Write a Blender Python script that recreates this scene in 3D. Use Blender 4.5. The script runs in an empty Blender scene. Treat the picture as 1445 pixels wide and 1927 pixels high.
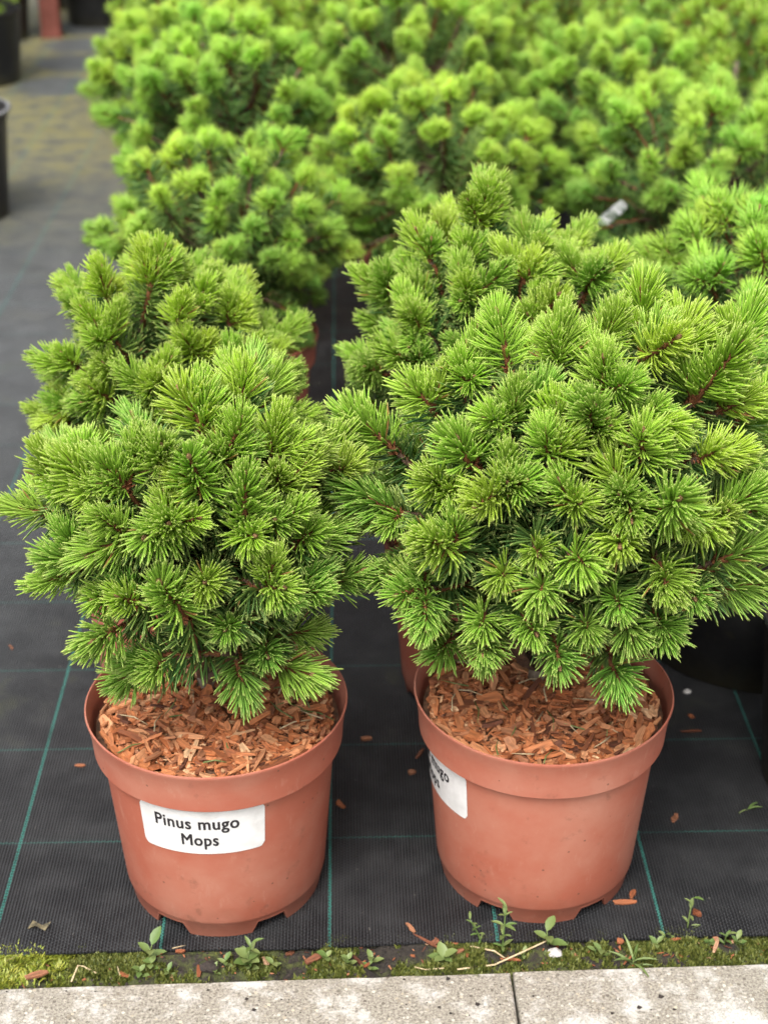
import bpy, math, random
import numpy as np
from mathutils import Vector, Matrix, Quaternion, noise

# ------------------------------------------------------------------ camera, sky, sun, exposure
SC = bpy.context.scene
COL = SC.collection
R = math.radians
CAM_H, F_PX, PITCH, YAW = 1.33, 2900.0, R(28), R(-1.5)
cd = bpy.data.cameras.new('camera'); cam = bpy.data.objects.new('camera', cd); COL.objects.link(cam)
cam.location = (0, 0, CAM_H); cam.rotation_euler = (math.pi/2-PITCH, 0, YAW)
cd.sensor_fit = 'VERTICAL'; cd.sensor_height = 24; cd.lens = 24*F_PX/1927
cd.clip_start = .05; cd.clip_end = 200
cd.dof.use_dof = True; cd.dof.focus_distance = 1.66; cd.dof.aperture_fstop = 3.2; cd.dof.aperture_blades = 0
SC.camera = cam
SUN_EL, SUN_AZ = R(58), R(200)          # azimuth clockwise from +Y
w = bpy.data.worlds.new('World'); SC.world = w; w.use_nodes = True
wn = w.node_tree; bg = wn.nodes['Background']
sky = wn.nodes.new('ShaderNodeTexSky'); sky.sky_type = 'NISHITA'; sky.sun_disc = False
sky.sun_elevation = SUN_EL; sky.sun_rotation = SUN_AZ; sky.dust_density = 6; sky.air_density = 1.0; sky.ozone_density = .6
hs = wn.nodes.new('ShaderNodeHueSaturation'); hs.inputs['Saturation'].default_value = .22
wn.links.new(sky.outputs[0], hs.inputs['Color']); wn.links.new(hs.outputs[0], bg.inputs['Color'])
bg.inputs['Strength'].default_value = .13
sd = bpy.data.lights.new('sun', 'SUN'); sd.energy = 1.4; sd.angle = R(28); sd.color = (1, .96, .88)
sun = bpy.data.objects.new('sun', sd); COL.objects.link(sun)
sv = Vector((math.sin(SUN_AZ)*math.cos(SUN_EL), math.cos(SUN_AZ)*math.cos(SUN_EL), math.sin(SUN_EL)))
sun.rotation_euler = sv.to_track_quat('Z', 'Y').to_euler()
vs = SC.view_settings; vs.view_transform = 'Standard'; vs.look = 'None'; vs.gamma = 1; vs.use_curve_mapping = False
vs.exposure = 1.2
SC.cycles.max_bounces = 3; SC.cycles.diffuse_bounces = 3; SC.cycles.glossy_bounces = 2
SC.cycles.transmission_bounces = 3; SC.cycles.transparent_max_bounces = 4; SC.cycles.use_denoising = True
SC.cycles.caustics_reflective = False; SC.cycles.caustics_refractive = False

rng = random.Random(7); nrg = np.random.default_rng(7)

# ------------------------------------------------------------------ photo pixel -> place
CAMROT = cam.rotation_euler.to_matrix()
CAMPOS = Vector((0, 0, CAM_H))
def ray(px, py): return CAMROT @ Vector(((px-722.5)/F_PX, -(py-963.5)/F_PX, -1))
def on_z(px, py, z=0):
    d = ray(px, py); return CAMPOS + d*((z-CAM_H)/d.z)
def at_y(px, py, Y):
    d = ray(px, py); return CAMPOS + d*(Y/d.y)

# ------------------------------------------------------------------ helpers
def thing(name, label, cat, loc=(0, 0, 0), rz=0, group=None):
    o = bpy.data.objects.new(name, None); COL.objects.link(o)
    o.empty_display_size = .05; o.location = loc; o.rotation_euler = (0, 0, rz)
    return tag(o, label, cat, group)
def tag(o, label=None, cat=None, group=None, kind=None):
    if label: o['label'] = label
    if cat: o['category'] = cat
    if group: o['group'] = group
    if kind: o['kind'] = kind
    return o
def mesh(name, v, f, mats, smooth=False, mi=None):
    me = bpy.data.meshes.new(name); me.from_pydata([tuple(x) for x in v], [], f)
    for m in (mats if isinstance(mats, (list, tuple)) else [mats]): me.materials.append(m)
    if mi is not None: me.polygons.foreach_set('material_index', mi)
    if smooth: me.polygons.foreach_set('use_smooth', [True]*len(me.polygons))
    me.update(); return me
def obj(name, me, parent=None, mat=None):
    o = bpy.data.objects.new(name, me); COL.objects.link(o)
    if parent: o.parent = parent
    if mat is not None: o.matrix_basis = mat
    return o
def tube(path, radii, n=6, cap=True, jit=0):
    v, f = [], []
    prev = None
    for i, p in enumerate(path):
        t = (path[min(i+1, len(path)-1)]-path[max(i-1, 0)]).normalized()
        if prev is None: a = t.orthogonal().normalized()
        else: a = (prev - t*prev.dot(t)).normalized()
        prev = a; b = t.cross(a)
        for k in range(n):
            th = 2*math.pi*k/n; r = radii[i]*(1+rng.uniform(-jit, jit))
            v.append(p + a*math.cos(th)*r + b*math.sin(th)*r)
    for i in range(len(path)-1):
        for k in range(n): f.append((i*n+k, i*n+(k+1) % n, (i+1)*n+(k+1) % n, (i+1)*n+k))
    if cap:
        f.append(tuple(range(n-1, -1, -1))); m = (len(path)-1)*n; f.append(tuple(range(m, m+n)))
    return v, f
def bez(a, b, c, d, n):
    out = []
    for i in range(n):
        t = i/(n-1); s = 1-t
        out.append(a*s**3 + b*3*s*s*t + c*3*s*t*t + d*t**3)
    return out

# ------------------------------------------------------------------ materials
def mat(name):
    m = bpy.data.materials.new(name); m.use_nodes = True
    nt = m.node_tree; return m, nt, nt.nodes['Principled BSDF']
def N(nt, typ, **kw):
    n = nt.nodes.new(typ)
    for k, v in kw.items(): setattr(n, k, v)
    return n
def setv(n, **kw):
    for k, v in kw.items(): n.inputs[k.replace('_', ' ')].default_value = v
    return n
def L(nt, a, b): nt.links.new(a, b)
def noise_t(nt, vec, scale, detail=4, rough=.55):
    n = N(nt, 'ShaderNodeTexNoise'); setv(n, Scale=scale, Detail=detail, Roughness=rough)
    if vec is not None: L(nt, vec, n.inputs['Vector'])
    return n
def ramp(nt, fac, stops):
    r = N(nt, 'ShaderNodeValToRGB'); e = r.color_ramp.elements
    while len(e) < len(stops): e.new(.5)
    for x, (p, c) in zip(e, stops):
        x.position = p; x.color = (*c, 1) if len(c) == 3 else (c[0], c[0], c[0], 1)
    L(nt, fac, r.inputs[0]); return r
def mixc(nt, fac, a, b, mode='MIX'):
    m = N(nt, 'ShaderNodeMix', data_type='RGBA', blend_type=mode)
    for s, x in ((m.inputs[0], fac), (m.inputs[6], a), (m.inputs[7], b)):
        if isinstance(x, (int, float)): s.default_value = x
        elif isinstance(x, tuple): s.default_value = (*x, 1)
        else: L(nt, x, s)
    return m.outputs[2]
def math_n(nt, op, a, b=None, c=None, clamp=False):
    m = N(nt, 'ShaderNodeMath', operation=op, use_clamp=clamp)
    for i, x in enumerate((a, b, c)):
        if x is None: continue
        if isinstance(x, (int, float)): m.inputs[i].default_value = x
        else: L(nt, x, m.inputs[i])
    return m.outputs[0]
def bump(nt, p, height, strength=.5, dist=.01):
    b = N(nt, 'ShaderNodeBump'); setv(b, Strength=strength, Distance=dist)
    L(nt, height, b.inputs['Height']); L(nt, b.outputs[0], p.inputs['Normal'])

def needle_mat():
    m, nt, p = mat('pine_needle')
    oi = N(nt, 'ShaderNodeObjectInfo'); at = N(nt, 'ShaderNodeAttribute', attribute_name='along')
    isl = N(nt, 'ShaderNodeNewGeometry')
    c = mixc(nt, math_n(nt, 'MULTIPLY', isl.outputs['Random Per Island'], .45), oi.outputs['Color'], (.46, .62, .12))
    c = mixc(nt, math_n(nt, 'GREATER_THAN', isl.outputs['Random Per Island'], .985), c, (.42, .24, .08))
    hsv = N(nt, 'ShaderNodeHueSaturation')
    L(nt, math_n(nt, 'MULTIPLY_ADD', oi.outputs['Random'], .026, .486), hsv.inputs['Hue'])
    L(nt, math_n(nt, 'MULTIPLY_ADD', oi.outputs['Random'], -.25, 1.12), hsv.inputs['Value'])
    L(nt, c, hsv.inputs['Color'])
    c = hsv.outputs[0]
    tip = ramp(nt, at.outputs['Fac'], [(0, (1,)), (.05, (1,)), (.09, (0,)), (.8, (0,)), (.985, (.75,)), (1, (.9,))])
    tipc = ramp(nt, at.outputs['Fac'], [(0, (.16, .07, .02)), (.5, (.52, .58, .18))])
    c = mixc(nt, tip.outputs[0], c, tipc.outputs[0])
    L(nt, c, p.inputs['Base Color']); setv(p, Roughness=.42); p.inputs['Specular IOR Level'].default_value = .45
    tr = N(nt, 'ShaderNodeBsdfTranslucent'); mx = N(nt, 'ShaderNodeMixShader'); mx.inputs[0].default_value = .36
    L(nt, mixc(nt, 1., c, (1.0, 1.0, .55), 'MULTIPLY'), tr.inputs[0])
    L(nt, p.outputs[0], mx.inputs[1]); L(nt, tr.outputs[0], mx.inputs[2])
    L(nt, mx.outputs[0], nt.nodes['Material Output'].inputs[0])
    return m
M_NEEDLE = needle_mat()
def old_shaded_needle_mat():  # darker older needles that also carry the crown's inner shade in their colour
    m = M_NEEDLE.copy(); m.name = 'old_shaded_pine_needle'; nt = m.node_tree
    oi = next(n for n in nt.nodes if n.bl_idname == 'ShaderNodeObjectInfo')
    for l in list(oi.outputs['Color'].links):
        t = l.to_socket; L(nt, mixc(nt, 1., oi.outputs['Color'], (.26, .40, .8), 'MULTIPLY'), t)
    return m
def bark_mat(name, a, b, sc):
    m, nt, p = mat(name); tc = N(nt, 'ShaderNodeTexCoord')
    n = noise_t(nt, tc.outputs['Object'], sc, 5)
    L(nt, ramp(nt, n.outputs[0], [(.3, a), (.7, b)]).outputs[0], p.inputs['Base Color'])
    setv(p, Roughness=.85); bump(nt, p, n.outputs[0], .6, .004); return m
M_TWIG = bark_mat('twig_bark', (.08, .026, .010), (.32, .12, .04), 500)
M_BARK = bark_mat('branch_bark', (.05, .03, .02), (.17, .10, .06), 160)
M_TRUNK = bark_mat('trunk_bark', (.07, .05, .032), (.24, .19, .14), 60)
M_NEEDLE_OLD_SHADED = old_shaded_needle_mat()
M_BUD = bark_mat('bud', (.15, .06, .022), (.40, .24, .12), 900)

def pot_mat(name, base, dusty, rough, dirt):
    m, nt, p = mat(name); tc = N(nt, 'ShaderNodeTexCoord'); o = tc.outputs['Object']
    oi = N(nt, 'ShaderNodeObjectInfo')
    add = N(nt, 'ShaderNodeVectorMath', operation='ADD'); L(nt, o, add.inputs[0]); L(nt, oi.outputs['Location'], add.inputs[1])
    v = add.outputs[0]
    n1 = noise_t(nt, v, 9, 5, .6); n2 = noise_t(nt, v, 60, 4, .7)
    f = math_n(nt, 'MULTIPLY', ramp(nt, n1.outputs[0], [(.42, (0,)), (.72, (1,))]).outputs[0], .55)
    c = mixc(nt, f, base, dusty)
    # scuffs: stretched noise
    mp = N(nt, 'ShaderNodeMapping'); mp.inputs['Scale'].default_value = (22, 22, 7); mp.inputs['Rotation'].default_value = (.5, .3, 0)
    L(nt, v, mp.inputs[0]); n3 = noise_t(nt, mp.outputs[0], 3, 6, .75)
    c = mixc(nt, ramp(nt, n3.outputs[0], [(.59, (0,)), (.68, (.35,))]).outputs[0], c, dusty)
    n5 = noise_t(nt, v, 170, 5, .8); c = mixc(nt, ramp(nt, n5.outputs[0], [(.60, (0,)), (.72, (.3,))]).outputs[0], c, dusty); n6 = noise_t(nt, v, 35, 6, .7); c = mixc(nt, ramp(nt, n6.outputs[0], [(.60, (0,)), (.68, (.35,))]).outputs[0], c, dirt)
    # grime low on the wall and specks of soil
    sx = N(nt, 'ShaderNodeSeparateXYZ'); L(nt, o, sx.inputs[0])
    low = ramp(nt, math_n(nt, 'ADD', sx.outputs[2], math_n(nt, 'MULTIPLY', n2.outputs[0], .06)), [(.035, (.6,)), (.085, (0,))])
    c = mixc(nt, math_n(nt, 'MULTIPLY', low.outputs[0], .7), c, dirt)
    vo = N(nt, 'ShaderNodeTexVoronoi'); setv(vo, Scale=85.); L(nt, v, vo.inputs['Vector'])
    wn_ = N(nt, 'ShaderNodeTexWhiteNoise'); L(nt, vo.outputs['Position'], wn_.inputs['Vector'])
    spk = math_n(nt, 'MULTIPLY', math_n(nt, 'LESS_THAN', vo.outputs['Distance'], .13), math_n(nt, 'GREATER_THAN', wn_.outputs[0], .86))
    c = mixc(nt, math_n(nt, 'MULTIPLY', spk, .8), c, dirt)
    L(nt, c, p.inputs['Base Color'])
    L(nt, math_n(nt, 'MULTIPLY_ADD', n2.outputs[0], .25, rough-.1), p.inputs['Roughness'])
    bump(nt, p, n2.outputs[0], .12, .003); return m
M_TERRA = pot_mat('terracotta_plastic', (.335, .095, .057), (.42, .21, .15), .58, (.12, .05, .03))
M_BLACK = pot_mat('black_plastic', (.012, .012, .013), (.05, .05, .048), .36, (.05, .045, .02))
def plain(name, c, rough=.6, sc=None, c2=None):
    m, nt, p = mat(name); setv(p, Roughness=rough)
    if sc:
        tc = N(nt, 'ShaderNodeTexCoord'); n = noise_t(nt, tc.outputs['Object'], sc, 5)
        L(nt, ramp(nt, n.outputs[0], [(.35, c), (.65, c2)]).outputs[0], p.inputs['Base Color']); bump(nt, p, n.outputs[0], .3, .004)
    else: p.inputs['Base Color'].default_value = (*c, 1)
    return m
M_LABEL = plain('label_paper', (.57, .57, .565), .4, 55, (.67, .67, .67))
M_INK = plain('label_ink', (.012, .01, .014), .5)
M_SOIL = plain('potting_soil', (.05, .026, .014), .95, 90, (.16, .075, .04))
M_STEEL = plain('red_oxide_paint', (.13, .034, .022), .6, 14, (.19, .055, .04))
def chip_mat():
    m, nt, p = mat('bark_chip'); g = N(nt, 'ShaderNodeNewGeometry'); oi = N(nt, 'ShaderNodeObjectInfo')
    r = math_n(nt, 'FRACT', math_n(nt, 'ADD', g.outputs['Random Per Island'], oi.outputs['Random']))
    c = ramp(nt, r, [(0, (.08, .024, .010)), (.18, (.34, .10, .030)), (.4, (.48, .17, .062)), (.52, (.20, .065, .026)), (.72, (.55, .25, .115)), (.9, (.42, .13, .04)), (1, (.64, .40, .22))])
    tc = N(nt, 'ShaderNodeTexCoord'); mp = N(nt, 'ShaderNodeMapping'); mp.inputs['Scale'].default_value = (60, 900, 900)
    L(nt, tc.outputs['Object'], mp.inputs[0]); n = noise_t(nt, mp.outputs[0], 1, 3)
    L(nt, mixc(nt, 1., c.outputs[0], ramp(nt, n.outputs[0], [(.3, (.6,)), (.65, (1.2,))]).outputs[0], 'MULTIPLY'), p.inputs['Base Color'])
    setv(p, Roughness=.75); bump(nt, p, n.outputs[0], .5, .001); return m
M_CHIP = chip_mat()
def old_chip_mat():
    m = M_CHIP.copy(); m.name = 'weathered_chip'; nt = m.node_tree; p = nt.nodes['Principled BSDF']
    src = p.inputs['Base Color'].links[0].from_socket
    L(nt, mixc(nt, 1., src, (.62, .60, .66), 'MULTIPLY'), p.inputs['Base Color']); return m
M_CHIP_OLD = old_chip_mat()

# ------------------------------------------------------------------ ground materials
def cloth_mat():
    m, nt, p = mat('woven_ground_cloth'); tc = N(nt, 'ShaderNodeTexCoord'); o = tc.outputs['Object']
    sx = N(nt, 'ShaderNodeSeparateXYZ'); L(nt, o, sx.inputs[0]); X, Y = sx.outputs[0], sx.outputs[1]
    wob = noise_t(nt, o, 3, 2); wb = math_n(nt, 'MULTIPLY_ADD', wob.outputs[0], .012, -.006)
    rib = math_n(nt, 'SINE', math_n(nt, 'MULTIPLY', X, 2*math.pi/.0040))
    par = math_n(nt, 'MULTIPLY', math_n(nt, 'FLOOR', math_n(nt, 'DIVIDE', X, .0040)), .5)
    weft = math_n(nt, 'SINE', math_n(nt, 'MULTIPLY', math_n(nt, 'ADD', math_n(nt, 'DIVIDE', Y, .0052), par), 2*math.pi))
    hgt = math_n(nt, 'MULTIPLY_ADD', weft, .45, rib)
    n1 = noise_t(nt, o, 1.6, 6, .6); n2 = noise_t(nt, o, 14, 5, .65); n3 = noise_t(nt, o, 120, 3, .6)
    base = mixc(nt, math_n(nt, 'MULTIPLY_ADD', hgt, .45, .45, clamp=True), (.002, .002, .003), (.036, .037, .040))
    base = mixc(nt, math_n(nt, 'MULTIPLY', ramp(nt, n2.outputs[0], [(.42, (0,)), (.72, (1,))]).outputs[0], .5), base, (.062, .063, .065))
    # trodden lane on the left: dusty grey plus distant sky sheen put into the colour, then yellow algae with bare rings where pots stood
    lane = ramp(nt, math_n(nt, 'MULTIPLY_ADD', n1.outputs[0], .5, math_n(nt, 'MULTIPLY', X, -1)), [(.52, (0,)), (.85, (1,))])
    deep = ramp(nt, math_n(nt, 'MULTIPLY', Y, .1), [(.15, (0,)), (.34, (1,))])
    dust = math_n(nt, 'MULTIPLY', math_n(nt, 'MULTIPLY', lane.outputs[0], deep.outputs[0]), math_n(nt, 'MULTIPLY_ADD', n2.outputs[0], .9, .25), clamp=True)
    base = mixc(nt, dust, base, (.125, .133, .138))
    alg = math_n(nt, 'MULTIPLY', ramp(nt, math_n(nt, 'MULTIPLY_ADD', n1.outputs[0], .25, math_n(nt, 'MULTIPLY', Y, .1)), [(.50, (0,)), (.66, (1,))]).outputs[0],
                 ramp(nt, n2.outputs[0], [(.36, (.1,)), (.60, (1,))]).outputs[0], clamp=True)
    alg = math_n(nt, 'MULTIPLY', alg, ramp(nt, math_n(nt, 'MULTIPLY', X, -1), [(.5, (0,)), (.8, (1,))]).outputs[0])
    for (qx, qy, rr) in RINGS:
        d = N(nt, 'ShaderNodeVectorMath', operation='DISTANCE'); L(nt, o, d.inputs[0]); d.inputs[1].default_value = (qx, qy, 0)
        dd = math_n(nt, 'ADD', d.outputs['Value'], wb)
        alg = math_n(nt, 'MULTIPLY', alg, ramp(nt, dd, [(rr-.03, (0,)), (rr+.01, (1,))]).outputs[0])
    base = mixc(nt, alg, base, (.22, .20, .085))
    # patchy green scum between the pots
    ngr = noise_t(nt, o, 7, 5, .7)
    base = mixc(nt, math_n(nt, 'MULTIPLY', ramp(nt, ngr.outputs[0], [(.58, (0,)), (.72, (1,))]).outputs[0], ramp(nt, math_n(nt, 'MULTIPLY', Y, .1), [(.165, (0,)), (.2, (.55,))]).outputs[0]), base, (.055, .06, .018))
    # woven-in turquoise lines
    def line(c, off, half, wav, wper):
        q = math_n(nt, 'ADD', math_n(nt, 'SUBTRACT', c, off), math_n(nt, 'MULTIPLY', math_n(nt, 'SINE', math_n(nt, 'MULTIPLY', Y if c is X else X, 2*math.pi/wper)), wav))
        q = math_n(nt, 'PINGPONG', math_n(nt, 'ADD', q, 20*.2025), .2025/2)
        return math_n(nt, 'LESS_THAN', q, half)
    la = line(X, -.434, .0019, .0003, .011); lb = line(Y, 1.590, .0009, .0006, .0085)
    thr = math_n(nt, 'GREATER_THAN', weft, -.75)
    ln = math_n(nt, 'MAXIMUM', math_n(nt, 'MULTIPLY', la, thr), math_n(nt, 'MULTIPLY', lb, .6))
    ln = math_n(nt, 'MULTIPLY', ln, math_n(nt, 'SUBTRACT', 1., math_n(nt, 'MULTIPLY', dust, .3)))
    ln = math_n(nt, 'MULTIPLY', ln, ramp(nt, n2.outputs[0], [(.3, (.35,)), (.5, (.95,))]).outputs[0])
    base = mixc(nt, math_n(nt, 'MULTIPLY', ln, .8), base, (.05, .24, .20))
    spk = ramp(nt, n3.outputs[0], [(.70, (0,)), (.74, (.7,))])
    base = mixc(nt, spk.outputs[0], base, (.2, .19, .17))
    L(nt, base, p.inputs['Base Color']); setv(p, Roughness=.52); p.inputs['Specular IOR Level'].default_value = .4
    bump(nt, p, math_n(nt, 'MULTIPLY_ADD', wob.outputs[0], 26., math_n(nt, 'MULTIPLY_ADD', n2.outputs[0], 5., hgt)), .9, .0013); return m
RINGS = [(on_z(155, 85).x, on_z(155, 85).y, .16), (on_z(140, 118).x, on_z(140, 118).y, .17), (on_z(112, 162).x, on_z(112, 162).y, .18), (on_z(190, 50).x, on_z(190, 50).y, .2)]
M_CLOTH = cloth_mat()
def strip_mat():
    m, nt, p = mat('mossy_soil'); tc = N(nt, 'ShaderNodeTexCoord'); o = tc.outputs['Object']
    n1 = noise_t(nt, o, 22, 5, .65); n2 = noise_t(nt, o, 220, 4, .7)
    soil = ramp(nt, n2.outputs[0], [(.3, (.007, .005, .004)), (.7, (.04, .032, .025))])
    moss = ramp(nt, n2.outputs[0], [(.3, (.02, .03, .006)), (.7, (.09, .10, .025))])
    L(nt, mixc(nt, ramp(nt, n1.outputs[0], [(.45, (0,)), (.56, (1,))]).outputs[0], soil.outputs[0], moss.outputs[0]), p.inputs['Base Color'])
    setv(p, Roughness=.95); bump(nt, p, n2.outputs[0], .9, .004); return m
M_STRIP = strip_mat()
def slab_mat():
    m, nt, p = mat('concrete_slab'); tc = N(nt, 'ShaderNodeTexCoord'); o = tc.outputs['Object']
    n1 = noise_t(nt, o, 16, 8, .72); n2 = noise_t(nt, o, 300, 6, .8); n4 = noise_t(nt, o, 5, 3)
    c = ramp(nt, n2.outputs[0], [(.36, (.07, .06, .05)), (.46, (.25, .225, .185)), (.55, (.35, .32, .265)), (.64, (.52, .48, .41))]).outputs[0]
    vo = N(nt, 'ShaderNodeTexVoronoi'); setv(vo, Scale=190.); L(nt, o, vo.inputs['Vector'])
    wn_ = N(nt, 'ShaderNodeTexWhiteNoise'); L(nt, vo.outputs['Position'], wn_.inputs['Vector'])
    agg = math_n(nt, 'MULTIPLY', math_n(nt, 'LESS_THAN', vo.outputs['Distance'], .40), math_n(nt, 'GREATER_THAN', wn_.outputs[0], .7))
    c = mixc(nt, math_n(nt, 'MULTIPLY', agg, .85), c, ramp(nt, wn_.outputs[0], [(.7, (.60, .53, .40)), (.82, (.10, .08, .065)), (1, (.66, .62, .54))]).outputs[0])
    wf = math_n(nt, 'ADD', n1.outputs[0], math_n(nt, 'MULTIPLY_ADD', n4.outputs[0], .35, -.175))
    c = mixc(nt, math_n(nt, 'MULTIPLY', ramp(nt, wf, [(.5, (0,)), (.62, (1,))]).outputs[0], math_n(nt, 'MULTIPLY_ADD', n2.outputs[0], 1.2, .0), clamp=True), c, (.70, .69, .66))
    L(nt, mixc(nt, 1., c, (.84, .84, .84), 'MULTIPLY'), p.inputs['Base Color']); setv(p, Roughness=.9)
    bump(nt, p, math_n(nt, 'MULTIPLY_ADD', agg, .5, n2.outputs[0]), .6, .002); return m
M_SLAB = slab_mat()
M_EARTH = plain('earth', (.03, .022, .016), .95, 6, (.07, .055, .04))
M_LEAF = None
def leaf_mat(name, a, b):
    m, nt, p = mat(name); oi = N(nt, 'ShaderNodeObjectInfo'); g = N(nt, 'ShaderNodeNewGeometry')
    r = math_n(nt, 'FRACT', math_n(nt, 'ADD', g.outputs['Random Per Island'], oi.outputs['Random']))
    c = mixc(nt, r, a, b); L(nt, c, p.inputs['Base Color']); setv(p, Roughness=.5)
    tr = N(nt, 'ShaderNodeBsdfTranslucent'); mx = N(nt, 'ShaderNodeMixShader'); mx.inputs[0].default_value = .25
    L(nt, c, tr.inputs[0]); L(nt, p.outputs[0], mx.inputs[1]); L(nt, tr.outputs[0], mx.inputs[2])
    L(nt, mx.outputs[0], nt.nodes['Material Output'].inputs[0]); return m
M_LEAF = leaf_mat('weed_leaf', (.10, .17, .04), (.20, .25, .085))
M_MOSS = leaf_mat('moss_blade', (.05, .075, .010), (.20, .21, .05))
M_STRAW = plain('dry_straw', (.40, .30, .17), .7, 200, (.55, .45, .28))
M_STONE = plain('pale_stone', (.30, .29, .28), .85, 120, (.55, .53, .51))
M_DIRT = plain('dirt', (.012, .009, .008), .9, 300, (.035, .025, .02))
M_DEADLEAF = plain('dead_leaf', (.04, .035, .02), .8, 220, (.16, .13, .07))

# ------------------------------------------------------------------ the setting
def sheet(name, pts, z, m, thick=None):
    v = [(x, y, z) for x, y in pts]
    o = obj(name, mesh(name, v, [tuple(range(len(v)))], m)); return tag(o, kind='structure')
sheet('ground', [(-60, -40), (60, -40), (60, 80), (-60, 80)], -.045, M_EARTH)
e0, e1 = on_z(0, 1795), on_z(1445, 1757)
def cloth_edge(x): return e0.y + (e1.y-e0.y)*(x-e0.x)/(e1.x-e0.x)
k0, k1 = on_z(0, 1860), on_z(1445, 1815)
def kerb_edge(x): return k0.y + (k1.y-k0.y)*(x-k0.x)/(k1.x-k0.x)
# cloth: front edge slightly wavy and frayed, a real thickness
xs = np.linspace(-9, 9, 1800)
v, f = [], []
for i, x in enumerate(xs):
    ye = cloth_edge(x) + .004*noise.noise((x*5, 0, 0)) + .0016*noise.noise((x*60, 3, 0))
    zf = .002*noise.noise((x*8, 9, 0))
    v += [(x, ye, -.004), (x, ye, -.0012+zf), (x, ye+.03, 0), (x, 14, 0)]
for i in range(len(xs)-1):
    for k in range(3): f.append((i*4+k, i*4+4+k, i*4+5+k, i*4+1+k))
tag(obj('ground_cloth', mesh('ground_cloth', v, f, M_CLOTH)), kind='structure')
# soil strip
xs = np.linspace(-1.3, 1.3, 640); ny = 22
v, f = [], []
def strip_z(x, t):
    z = -.008 + .012*noise.fractal((x*14, t*1.2, 1), 1, 2, 4) + .006*noise.noise((x*60, t*5, 4))
    z += .010*max(0, noise.noise((x*38, t*2.6, 12))) + .004*max(0, noise.noise((x*110, t*8, 2)))
    z += -.012*max(0, (t-.72)/.28)**1.0 - .010*max(0, (.14-t)/.14)
    return z
for x in xs:
    ya, yb = cloth_edge(x)+.025, kerb_edge(x)-.012
    for j in range(ny):
        t = j/(ny-1)
        v.append((x, ya+(yb-ya)*t, min(strip_z(x, t), -.006 if t < .35 else .012)))
for i in range(len(xs)-1):
    for j in range(ny-1): f.append((i*ny+j, i*ny+j+1, (i+1)*ny+j+1, (i+1)*ny+j))
tag(obj('soil_strip', mesh('soil_strip', v, f, M_STRIP, True)), kind='structure')
def strip_pt(px, py):
    p = on_z(px, py, -.006); t = (p.y-cloth_edge(p.x)-.025)/(kerb_edge(p.x)-.012-cloth_edge(p.x)-.025)
    p.z = min(strip_z(p.x, min(1, max(0, t))), -.006 if t < .35 else .012)
    if t < .14: p.z = max(p.z, 0)
    return p
# paving slabs
pav = tag(obj('pavement', mesh('pavement', [(-1.7, kerb_edge(-1.7)-.01, -.044), (1.7, kerb_edge(1.7)-.01, -.044), (1.7, .5, -.044), (-1.7, .5, -.044)], [(0, 3, 2, 1)], M_EARTH)), kind='structure')
def slab_mesh(wd, dp, seed):
    r = random.Random(seed); nx, ny_, b = 40, 20, .003
    v, f = [], []
    gx = [-wd/2, -wd/2+b*.4]+[-wd/2+b+(wd-2*b)*i/nx for i in range(nx+1)]+[wd/2-b*.4, wd/2]
    gy = [-dp/2, -dp/2+b*.4]+[-dp/2+b+(dp-2*b)*i/ny_ for i in range(ny_+1)]+[dp/2-b*.4, dp/2]
    for x in gx:
        for y in gy:
            d = min(wd/2-abs(x), dp/2-abs(y)); z = -.0035*max(0, 1-d/b)**2
            chip = noise.noise((x*45+seed*7, y*45, 2)); ex = max(0, 1-d/.012)
            z -= .003*ex*max(0, chip)
            v.append((x+.0012*ex*noise.noise((y*50, seed, 0)), y+.0016*ex*noise.noise((x*50, seed, 5)), z+.0006*noise.noise((x*20, y*20, seed))))
    m = len(gy)
    for i in range(len(gx)-1):
        for j in range(m-1): f.append((i*m+j, (i+1)*m+j, (i+1)*m+j+1, i*m+j+1))
    rim = [i*m for i in range(len(gx))]+[(len(gx)-1)*m+j for j in range(1, m)]+[i*m+m-1 for i in range(len(gx)-2, -1, -1)]+[j for j in range(m-2, 0, -1)]
    n0 = len(v)
    for i in rim: v.append((v[i][0], v[i][1], -.05))
    for a in range(len(rim)):
        b2 = (a+1) % len(rim); f.append((rim[b2], rim[a], n0+a, n0+b2))
    return mesh('slab', v, f, M_SLAB, False)
ang = math.atan2(k1.y-k0.y, k1.x-k0.x)
jp = on_z(962, 1827)
SLW, SLD = .80, .40
for i, sgn in enumerate((-1.5, -.5, .5, 1.5)):
    for j in range(2):
        o = obj('slab', slab_mesh(SLW-.0025, SLD-.0025, i*2+j+1), pav)
        c = Matrix.Rotation(ang, 3, 'Z') @ Vector((sgn*SLW + (0 if j == 0 else .4), -SLD*(j+.5), 0))
        o.location = (jp.x+c.x, jp.y+c.y, .0015*((i*7+j) % 3-1)); o.rotation_euler = (0, 0, ang+(.0012 if i % 2 else -.001))

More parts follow.
